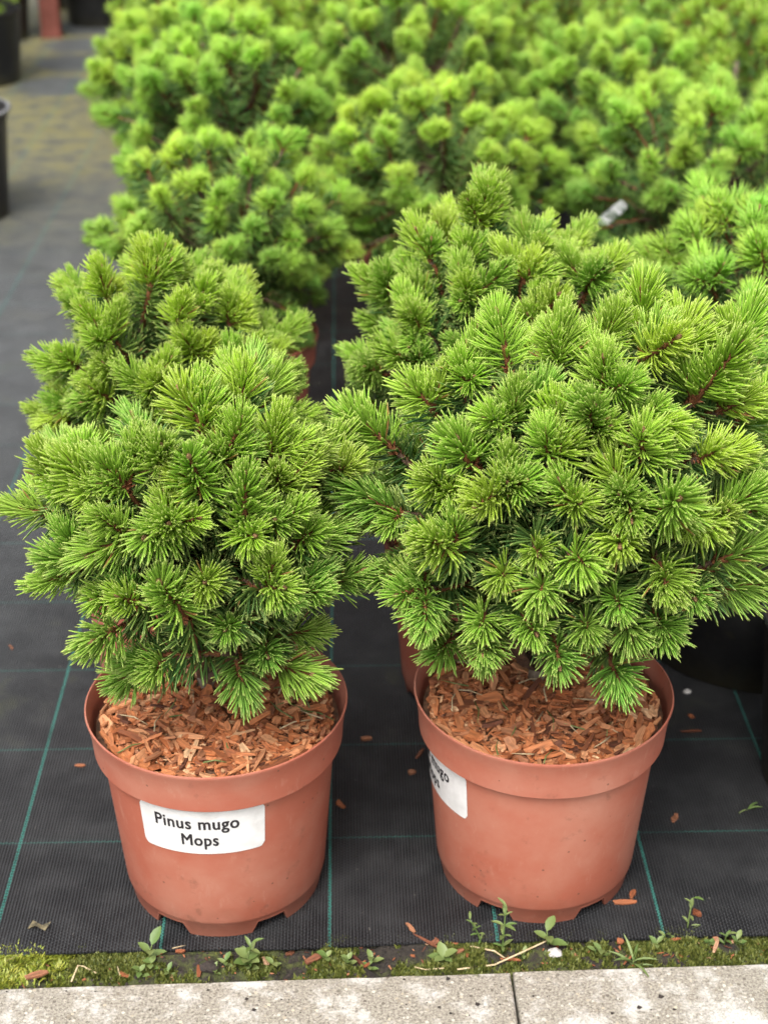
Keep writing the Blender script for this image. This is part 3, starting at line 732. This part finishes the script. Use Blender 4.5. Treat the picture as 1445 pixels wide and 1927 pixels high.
def behind(label, X, Y, kind, src, rz, s=1., tint=(1, 1, 1), group=None, sz=None):
    root = thing('potted_pine', label, 'potted pine', (X, Y, 0), 0, group)
    add_pot(root, kind, rz)
    if kind == 'terra':
        m = obj('mulch', ME_MULCH_GEN, root); tag(obj('chips', ME_CHIPS_GEN, m), kind='stuff')
    else: obj('soil', ME_SOIL_B if kind == 'black' else ME_SOIL_BIG, root)
    dz = 0 if kind != 'big' else .03
    T = Matrix.Translation((0, 0, Z0+dz)) @ Matrix.Rotation(rz, 4, 'Z') @ Matrix.Diagonal((s, s, sz or s, 1)) @ Matrix.Translation((0, 0, -Z0))
    if isinstance(src, int):
        for ch in PROTO[src].children:
            c = ch.copy(); COL.objects.link(c); c.parent = root; c.matrix_basis = T @ ch.matrix_basis
            c.color = (ch.color[0]*tint[0], ch.color[1]*tint[1], ch.color[2]*tint[2], 1)
    else:
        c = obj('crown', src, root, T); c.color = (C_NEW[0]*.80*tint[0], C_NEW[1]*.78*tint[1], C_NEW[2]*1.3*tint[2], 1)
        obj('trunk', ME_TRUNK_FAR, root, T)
    return root
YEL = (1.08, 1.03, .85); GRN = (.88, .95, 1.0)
q = on_z(370, 1290); behind('yellowish pine with open branches straight behind the pine with the readable sticker', q.x-.01, 1.945, 'terra', 0, 2.3, .93, YEL, None, .92)
q = on_z(905, 1290); behind('tall pine in terracotta pot straight behind the widest front pine', q.x+.005, 1.945, 'terra', 0, .4, .98, (1, 1, 1), None, 1.06)
q = on_z(445, 610, .267); behind('dense round pine in terracotta pot, second behind the readable sticker pot', q.x, 2.72, 'terra', 2, 1.1, 1.08, (1, 1, 1), None, .92)
q = on_z(799, 470, .267); behind('pine in terracotta pot with its red wall showing, second behind the widest front pine', q.x+.03, 3.12, 'terra', 1, 4.0, 1.2, YEL, None, .98)
q = at_y(1500, 560, 2.10); behind('pine in the biggest black pot beside the widest front pine', q.x, 2.10, 'big', 3, .9, 1.05, GRN)
G = 'pines standing in the rows behind'
for (px, py, Y, kind, src, rz, s, tint) in (
    (440, 270, 3.36, 'terra', 2, 3.0, 1.16, (.9, 1, 1)), (355, 185, 3.86, 'terra', 1, .2, 1.12, YEL), (770, 200, 3.80, 'terra', 2, 5.1, 1.15, (1, 1, 1)),
    (1330, 285, 3.05, 'black', 3, 2.2, 1.0, GRN), (1150, 170, 3.78, 'black', 3, 4.4, .95, GRN)):
    q = at_y(px, py, Y)
    behind({(440): 'pine in terracotta pot third behind the readable sticker pot, bluish lower side', 355: 'yellow green pine leaning out over the grey trodden lane', 770: 'pine in terracotta pot third behind the widest front pine',
            1330: 'wide pine in black pot behind the biggest black pot', 1150: 'dark green pine in black pot near the white plant tag'}[px], q.x, Y, kind, src, rz, s, tint)
far = [(615, 40, 5.0, 'terra', 0, (1, 1, 1)), (905, 30, 4.9, 'black', 1, (1, 1, 1)), (430, 70, 4.45, 'terra', 0, YEL), (790, 70, 4.45, 'terra', 0, (1, 1, 1)), (1400, 110, 3.85, 'black', 1, YEL), (1040, 50, 4.55, 'black', 1, GRN), (1280, 45, 4.5, 'black', 1, (1, 1, 1)), (1480, 20, 4.6, 'black', 1, GRN)]
for Y in (5.05, 5.6, 6.2, 6.8):
    n0 = 0
    for px in ((400, 700, 960, 1180, 1400) if Y < 5.3 else (380, 520, 720, 880, 1060, 1230, 1400)):
        far.append((px+rng.uniform(-20, 20), 1670/Y-300, Y, 'terra' if px < 850 else 'black', 0 if px < 850 else 1, rng.choice((YEL, (1, 1, 1), GRN))))
for (px, py, Y, kind, k, tint) in far:
    q = at_y(px, 40, Y)
    behind('blurred pine in %s in the far rows' % ('a terracotta pot' if kind == 'terra' else 'a black pot'), q.x, Y+rng.uniform(-.05, .05), kind, FAR[k], rng.uniform(0, 6.28), rng.uniform(.98, 1.12), tint, 'far pines in %s pots' % ('terracotta' if kind == 'terra' else 'black'))
for p_ in PROTO:
    for ch in list(p_.children): bpy.data.objects.remove(ch)
    bpy.data.objects.remove(p_)

# ------------------------------------------------------------------ other pots, post, tag
t = thing('plant_pot', 'black plastic pot with pale worn rim standing alone by the trodden lane', 'pot', (at_y(-85, 300, 4.36).x, 4.36, 0))
add_pot(t, 'black').scale = (1, 1, 1.12); obj('soil', ME_SOIL_B, t).location.z = .02
v, f = [], []
for k in range(64):
    a = 2*math.pi*k/64
    for j in range(6):
        b = 2*math.pi*j/6; v.append(((.167+.007*math.cos(b))*math.cos(a), (.167+.007*math.cos(b))*math.sin(a), .301+.006*math.sin(b)))
for k in range(64):
    for j in range(6): f.append((k*6+j, ((k+1) % 64)*6+j, ((k+1) % 64)*6+(j+1) % 6, k*6+(j+1) % 6))
M_RIM = plain('worn_rim', (.09, .09, .095), .4, 30, (.18, .18, .185))
obj('rim', mesh('rim', v, f, M_RIM, True), t)
t = thing('plant_pot', 'black plastic pot with glossy rim beside the widest front pine', 'pot', (on_z(1662, 1190, .25).x, 1.70, 0))
add_pot(t, 'black').scale = (.92, .92, .95); s_ = obj('soil', ME_SOIL_B, t); s_.scale = (.91, .91, .93)
q = at_y(-10, 40, 6.1)
behind('pale green pine in a black pot beside the red post', q.x-.06, 6.1, 'black', FAR[0], 1., .9, GRN)
for i, (px, Y) in enumerate(((-10, 6.95), (185, 7.3), (262, 7.2), (-80, 7.3), (130, 7.75))):
    q = at_y(px, 20, Y)
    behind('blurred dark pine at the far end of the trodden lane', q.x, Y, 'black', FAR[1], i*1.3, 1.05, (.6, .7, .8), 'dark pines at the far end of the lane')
q = on_z(99, 68)
t = thing('post', 'square post painted red oxide at the far end of the lane', 'post', (q.x, q.y, 0), .1)
w_ = .042
v = []; f = []
for z, k in ((0, 1), (.9, 1), (.905, .92)):
    for (x, y) in ((-1, -.85), (-.85, -1), (.85, -1), (1, -.85), (1, .85), (.85, 1), (-.85, 1), (-1, .85)): v.append((x*w_*k, y*w_*k, z+.006))
for s in range(2):
    for k in range(8): f.append((s*8+k, s*8+(k+1) % 8, s*8+8+(k+1) % 8, s*8+8+k))
f.append(tuple(range(16, 24))); obj('shaft', mesh('shaft', v, f, M_STEEL), t)
v = [(x*.047, y*.047, z) for z in (0, .007) for x, y in ((-1, -1), (1, -1), (1, 1), (-1, 1))]
obj('base_plate', mesh('base_plate', v, [(3, 2, 1, 0), (4, 5, 6, 7), (0, 1, 5, 4), (1, 2, 6, 5), (2, 3, 7, 6), (3, 0, 4, 7)], M_STEEL), t)
# white plant tag stuck slantwise in the soil of a black pot
q = at_y(1153, 402, 3.0)
v, f = [], []
for i, (x, wd) in enumerate(((-.16, .004), (-.10, .009), (-.035, .010), (-.03, .013), (.03, .013), (.036, .009))):
    for s in (-1, 1):
        for zz in (0, .0014): v.append((x, s*wd, zz+.012*(i/5)**2))
for i in range(5):
    a = i*4; f += [(a, a+4, a+6, a+2), (a+1, a+3, a+7, a+5), (a, a+1, a+5, a+4), (a+2, a+6, a+7, a+3)]
f += [(0, 2, 3, 1), (20, 21, 23, 22)]
o = obj('plant_tag', mesh('plant_tag', v, f, plain('white_plastic', (.78, .78, .78), .35)))
ax_ = Vector((.76, .1, .64)).normalized(); nz_ = Vector((-.25, -.85, .35)); nz_ = (nz_-ax_*nz_.dot(ax_)).normalized(); ay_ = nz_.cross(ax_)
o.matrix_world = Matrix.Translation(q) @ Matrix((ax_, ay_, nz_)).transposed().to_4x4() @ Matrix.Scale(.85, 4)
tag(o, 'white plastic plant tag poking out slantwise between the pines', 'plant tag')

# ------------------------------------------------------------------ moss, weeds, litter on the strip
def moss_blades(n, name, xr, mask, hmin, hmax, m, seed, spread=.35):
    r = random.Random(seed); v, f = [], []; c = 0
    while c < n:
        x = r.uniform(*xr); t = r.uniform(.1, .92)
        if mask(x, t) < r.random(): c += .25; continue
        ya, yb = cloth_edge(x)+.025, kerb_edge(x)-.012
        y = ya+(yb-ya)*t; z = min(strip_z(x, t), -.006 if t < .35 else .012)-.001
        h = r.uniform(hmin, hmax); a = r.uniform(0, 6.28); l = r.uniform(0, spread)*h; wd = h*r.uniform(.16, .28)
        ca, sa = math.cos(a), math.sin(a); i = len(v)
        v += [(x-sa*wd, y+ca*wd, z), (x+sa*wd, y-ca*wd, z), (x+ca*l-sa*wd*.8, y+sa*l+ca*wd*.8, z+h*.6), (x+ca*l+sa*wd*.8, y+sa*l-ca*wd*.8, z+h*.6), (x+ca*l*2, y+sa*l*2, z+h)]
        f += [(i, i+1, i+3, i+2), (i+2, i+3, i+4)]; c += 1
    o = obj(name, mesh(name, v, f, m)); return o
o = moss_blades(70000, 'moss', (-.55, .62), lambda x, t: max(0, min(1, (noise.fractal((x*20, t*1.4, 8), 1, 2, 4)+.08+.14*(x > -.05))*2.6)), .003, .0075, M_MOSS, 3)
tag(o, 'low olive green moss carpet covering the soil strip', 'moss', kind='stuff')
xa, xb = on_z(-30, 1830).x, on_z(125, 1830).x
o = moss_blades(4200, 'feather_moss', (xa, xb), lambda x, t: 1 if t < .95-(x-xa)/(xb-xa)*.5 else .1, .004, .009, leaf_mat('bright_moss', (.16, .22, .02), (.34, .34, .05)), 5, .8)
tag(o, 'bright yellow green feathery moss patch beside the kerb slab', 'moss', kind='stuff')

def leaf_mesh(seed, ratio):
    v, f = [], []
    prof = [(0, .06), (.2, .7), (.45, 1), (.7, .85), (.9, .4), (1, .03)]
    for x, k in prof:
        for s in (-1, 0, 1): v.append((x, s*k*ratio, (.10*abs(s)*k)-.18*x*x))
    for i in range(len(prof)-1):
        for s in range(2): f.append((i*3+s, i*3+3+s, i*3+4+s, i*3+1+s))
    return mesh('leaf', v, f, M_LEAF, True)
LEAF = [leaf_mesh(0, .27), leaf_mesh(1, .34), leaf_mesh(2, .16)]
BLADE = leaf_mesh(3, .06)
def weed(px, py, hgt, nl, ll, label, group, kind=0, lean=0):
    r = random.Random(int(px*7+py)); p = strip_pt(px, py)
    t = thing('weed', label, 'weed', p, 0, group)
    top = Vector((lean*hgt, r.uniform(-.2, .2)*hgt, hgt))
    path = bez(Vector((0, 0, -.004)), Vector((0, 0, hgt*.4)), top*.7, top, 6)
    vv, ff = tube(path, [.0012, .0011, .001, .0009, .0008, .0006], 5); obj('stem', mesh('stem', vv, ff, M_LEAF, True), t)
    for i in range(nl):
        k = (i+1)/nl; a = i*2.4+r.uniform(-.4, .4)
        base = path[min(5, int(k*5.2))]
        up = r.uniform(.15, .6)+k*.3
        M = Matrix.Translation(base) @ Matrix.Rotation(a, 4, 'Z') @ Matrix.Rotation(-up, 4, 'Y') @ Matrix.Scale(ll*r.uniform(.7, 1.15), 4)
        obj('leaf', LEAF[kind] if kind < 3 else BLADE, t, M)
    return t
LW = 'small seedling with a few oval green leaves rooted in the mossy strip'; GW = 'seedlings in the mossy strip'
for (px, py, nl, ll) in ((265, 1838, 5, .014), (285, 1825, 5, .016), (318, 1838, 4, .016), (405, 1835, 4, .014), (425, 1822, 4, .016), (615, 1812, 5, .016), (655, 1818, 5, .015), (695, 1820, 4, .014), (700, 1805, 3, .017),
                         (1130, 1802, 3, .018), (1235, 1780, 4, .016), (1250, 1768, 3, .016), (1335, 1782, 5, .012), (1385, 1777, 4, .014), (985, 1795, 4, .013), (515, 1818, 3, .015), (1120, 1795, 3, .014)):
    weed(px, py, .008, nl, ll*.82, LW, GW, 1 if nl > 4 else 0)
weed(282, 1805, .024, 4, .025, 'seedling with one long upright leaf before the pot with the readable sticker', None, 0, .2)
weed(470, 1812, .034, 9, .020, 'bushy narrow leaved weed near the front foot of the readable sticker pot', None, 2, .1)
weed(468, 1822, .012, 10, .018, 'dense rosette of bright round leaves under the bushy weed', None, 1)
weed(945, 1790, .065, 15, .016, 'tallest weed climbing beside the foot of the right front pot', None, 2, .05)
weed(905, 1775, .035, 12, .011, 'fine branching weed with tiny leaves between the two front pots', None, 2, -.4)
weed(835, 1802, .010, 9, .018, 'flat rosette of pale green leaves beside reddish wood chips', None, 1)
weed(1030, 1785, .018, 4, .022, 'seedling with one big upright leaf before the right front pot', None, 0, -.1)
weed(1190, 1817, .006, 7, .032, 'tuft of narrow grass blades on the edge of the kerb slab', None, 3)
weed(1292, 1752, .040, 6, .016, 'thin upright weed growing out of the black cloth beside a red chip', None, 2, .1)
weed(1362, 1775, .020, 6, .015, 'slim narrow leaved weed close to the flat seedlings on the right', None, 2)

def chip_thing(px, py, k, s, on, rz, label='loose reddish wood chip lying on the mossy soil strip', group='wood chips on the soil strip'):
    p = strip_pt(px, py) if on == 'strip' else on_z(px, py, 0)
    o = obj('wood_chip', CHIPS_OLD[k]); o.matrix_world = Matrix.Translation(p+Vector((0, 0, .0022 if on != 'strip' else .004))) @ Matrix.Rotation(rz, 4, 'Z') @ Matrix.Rotation(.12, 4, 'X') @ Matrix.Scale(s, 4)
    tag(o, label, 'wood chip', group)
for i, (px, py) in enumerate(((340, 1795), (375, 1835), (545, 1786), (575, 1805), (590, 1812), (675, 1812), (690, 1822), (800, 1775), (818, 1778), (850, 1775), (880, 1798), (960, 1800), (1165, 1775), (1270, 1772), (1345, 1768), (1405, 1752), (500, 1812), (860, 1790), (295, 1800), (1180, 1815), (235, 1835), (1345, 1790))):
    chip_thing(px, py, (i*5+1) % 16, .6+.45*((i*37) % 10)/10, 'strip', i*1.7)
LC, GC = 'loose orange wood chip lying on the black cloth', 'wood chips on the black cloth'
for i, (px, py, s) in enumerate(((152, 1443, .75), (641, 1516, .8), (588, 1672, .7), (690, 1392, 1.1), (773, 1748, .9), (1268, 1542, .9), (1300, 1378, .8), (1310, 1720, 1.1), (790, 1420, .9), (775, 1455, .8), (22, 1220, .6), (1190, 1685, 1.1), (1175, 1700, 1.2), (1010+290, 1350, .7))):
    chip_thing(px, py, (i*3+2) % 16, s, 'cloth', i*2.1, LC, GC)
q = strip_pt(72, 1845)
o = obj('wood_chip', CHIPS_OLD[2]); o.matrix_world = Matrix.Translation(q+Vector((0, 0, .008))) @ Matrix.Rotation(.35, 4, 'Z') @ Matrix.Scale(1.4, 4)
tag(o, 'largest piece of bark lying by the bright moss patch', 'wood chip')
def stalk(pxs, rad, label, name='straw', lift=.004, m=M_STRAW):
    pts = [strip_pt(*a)+Vector((0, 0, lift)) for a in pxs]
    vv, ff = tube(pts, [rad]*len(pts), 5); o = obj(name, mesh(name, vv, ff, m, True)); tag(o, label, 'straw', 'dry stalks on the soil strip')
LS = 'thin dry straw stalk lying on the mossy soil strip'
stalk([(860, 1826), (930, 1815), (1010, 1790), (1030, 1782)], .0011, LS); stalk([(780, 1816), (800, 1824), (835, 1828)], .0009, LS); stalk([(885, 1785), (930, 1795), (950, 1800)], .0011, LS)
stalk([(135, 1848), (148, 1822), (158, 1822), (182, 1834)], .0013, LS); stalk([(3, 1816), (40, 1802), (75, 1794)], .0010, LS); stalk([(325, 1790), (350, 1784)], .0011, LS); stalk([(222, 1820), (226, 1836)], .0009, LS)
# white stone, dried leaf, grass clipping
def pebble(p, s, m, label, name, seed):
    v, f = [], []; n, k_ = 10, 6
    for i in range(k_+1):
        th = math.pi*i/k_
        for j in range(n):
            a = 2*math.pi*j/n; d = Vector((math.sin(th)*math.cos(a), math.sin(th)*math.sin(a), math.cos(th))); d *= 1+.3*noise.noise(d*1.9+Vector((seed, 0, 0)))
            v.append((d.x*s*1.25, d.y*s*.9, d.z*s*.7))
    for i in range(k_):
        for j in range(n): f.append((i*n+j, (i+1)*n+j, (i+1)*n+(j+1) % n, i*n+(j+1) % n))
    o = obj(name, mesh(name, v, f, m)); o.location = p+Vector((0, 0, s*.45)); tag(o, label, 'stone'); return o
pebble(strip_pt(1042, 1806), .0075, M_STONE, 'whitish rough stone in the soil strip before the right pot', 'stone', 1)
pebble(on_z(1292, 1304), .005, M_STONE, 'small pale pebble on the cloth by the biggest black pot', 'stone', 4)
pebble(strip_pt(395, 1832), .009, M_DIRT, 'dark round stone among the seedlings of the soil strip', 'stone', 7)
p = on_z(75, 1746)
me = mesh('dead_leaf', [(-.014, -.003, .001), (-.004, -.005, .008), (.008, -.006, .001), (.015, .001, .009), (.003, .004, .000), (-.008, .006, .007), (0, 0, .003)], [(0, 1, 6), (1, 2, 6), (2, 3, 6), (3, 4, 6), (4, 5, 6), (5, 0, 6)], M_DEADLEAF, True)
o = obj('dead_leaf', me); o.location = p; tag(o, 'shrivelled brown leaf lying on the cloth left of the front pot', 'leaf')
t = thing('grass_sprig', 'green grass sprig lying on the cloth right of the front pots', 'grass', on_z(1405, 1528))
for a, l in ((.3, .024), (.75, .026), (3.6, .015)): obj('blade', BLADE, t, Matrix.Translation((0, 0, .004)) @ Matrix.Rotation(a, 4, 'Z') @ Matrix.Rotation(-.08, 4, 'Y') @ Matrix.Scale(l, 4))
r = random.Random(78); v, f = [], []; nv = 0
for _ in range(230):
    x = r.uniform(-.5, .6); t_ = r.uniform(.2, .95); ya, yb = cloth_edge(x)+.025, kerb_edge(x)-.012; y = ya+(yb-ya)*t_
    z = min(strip_z(x, t_), -.006 if t_ < .35 else .012); k = r.randrange(16); s_ = r.uniform(.12, .42)
    m = np.array(Matrix.Translation((x, y, max(z, 0 if t_ < .2 else -1)+.0018)) @ Matrix.Rotation(r.uniform(0, 6.28), 4, 'Z') @ Matrix.Rotation(r.gauss(0, .3), 4, 'Y') @ Matrix.Scale(s_, 4))
    qv = CHIP_V[k] @ m[:3, :3].T+m[:3, 3]; v += qv.tolist(); f += [tuple(a+nv for a in p_) for p_ in CHIP_F[k]]; nv += len(qv)
tag(obj('bark_litter', mesh('bark_litter', v, f, M_CHIP_OLD)), 'tiny crumbs of reddish bark scattered over the mossy strip', 'bark litter', kind='stuff')
# crumbs of soil on slab and cloth
r = random.Random(77); v, f = [], []
def crumb(p, s):
    i = len(v)
    for d in ((1, 0, .3), (-.3, .9, .25), (-.8, -.5, .3), (.1, -.9, .3), (0, 0, 1)): v.append((p.x+d[0]*s*r.uniform(.7, 1.3), p.y+d[1]*s*r.uniform(.6, 1.1), p.z+d[2]*s*.7))
    f.extend([(i, i+1, i+4), (i+1, i+2, i+4), (i+2, i+3, i+4), (i+3, i, i+4)])
for (px, py, s) in ((13, 1866, .0016), (125, 1865, .0014), (392, 1863, .0025), (465, 1880, .0032), (478, 1901, .0036), (760, 1843, .0022), (842, 1842, .0036), (826, 1895, .0022), (847, 1907, .0028), (897, 1890, .0036), (943, 1856, .0016),
                    (1003, 1875, .0028), (1242, 1876, .0042), (1202, 1896, .0034), (1268, 1900, .0026), (1151, 1907, .003), (1029, 1876, .0014), (180, 1866, .0018), (215, 1857, .0014), (1165, 1880, .0016), (530, 1881, .0016), (803, 1887, .0014)):
    crumb(on_z(px, py, .0015), s)
for _ in range(130): crumb(Vector((r.uniform(-.5, .6), kerb_edge(0)-.004-abs(r.gauss(0, .05)), .0012)), r.uniform(.0005, .0014))
for _ in range(1800):
    x = r.uniform(-.5, .6); t_ = r.uniform(.05, .98); ya, yb = cloth_edge(x)+.025, kerb_edge(x)-.012
    crumb(Vector((x, ya+(yb-ya)*t_, min(strip_z(x, t_), -.006 if t_ < .35 else .012))), r.uniform(.0008, .0035))
for _ in range(120): crumb(Vector((r.uniform(-.5, .6), cloth_edge(0)+.01+abs(r.gauss(0, .12)), .0002)), r.uniform(.0005, .0016))
o = obj('dirt', mesh('dirt', v, f, M_DIRT)); tag(o, 'dark crumbs of soil scattered on the kerb slabs and cloth', 'dirt', kind='stuff')
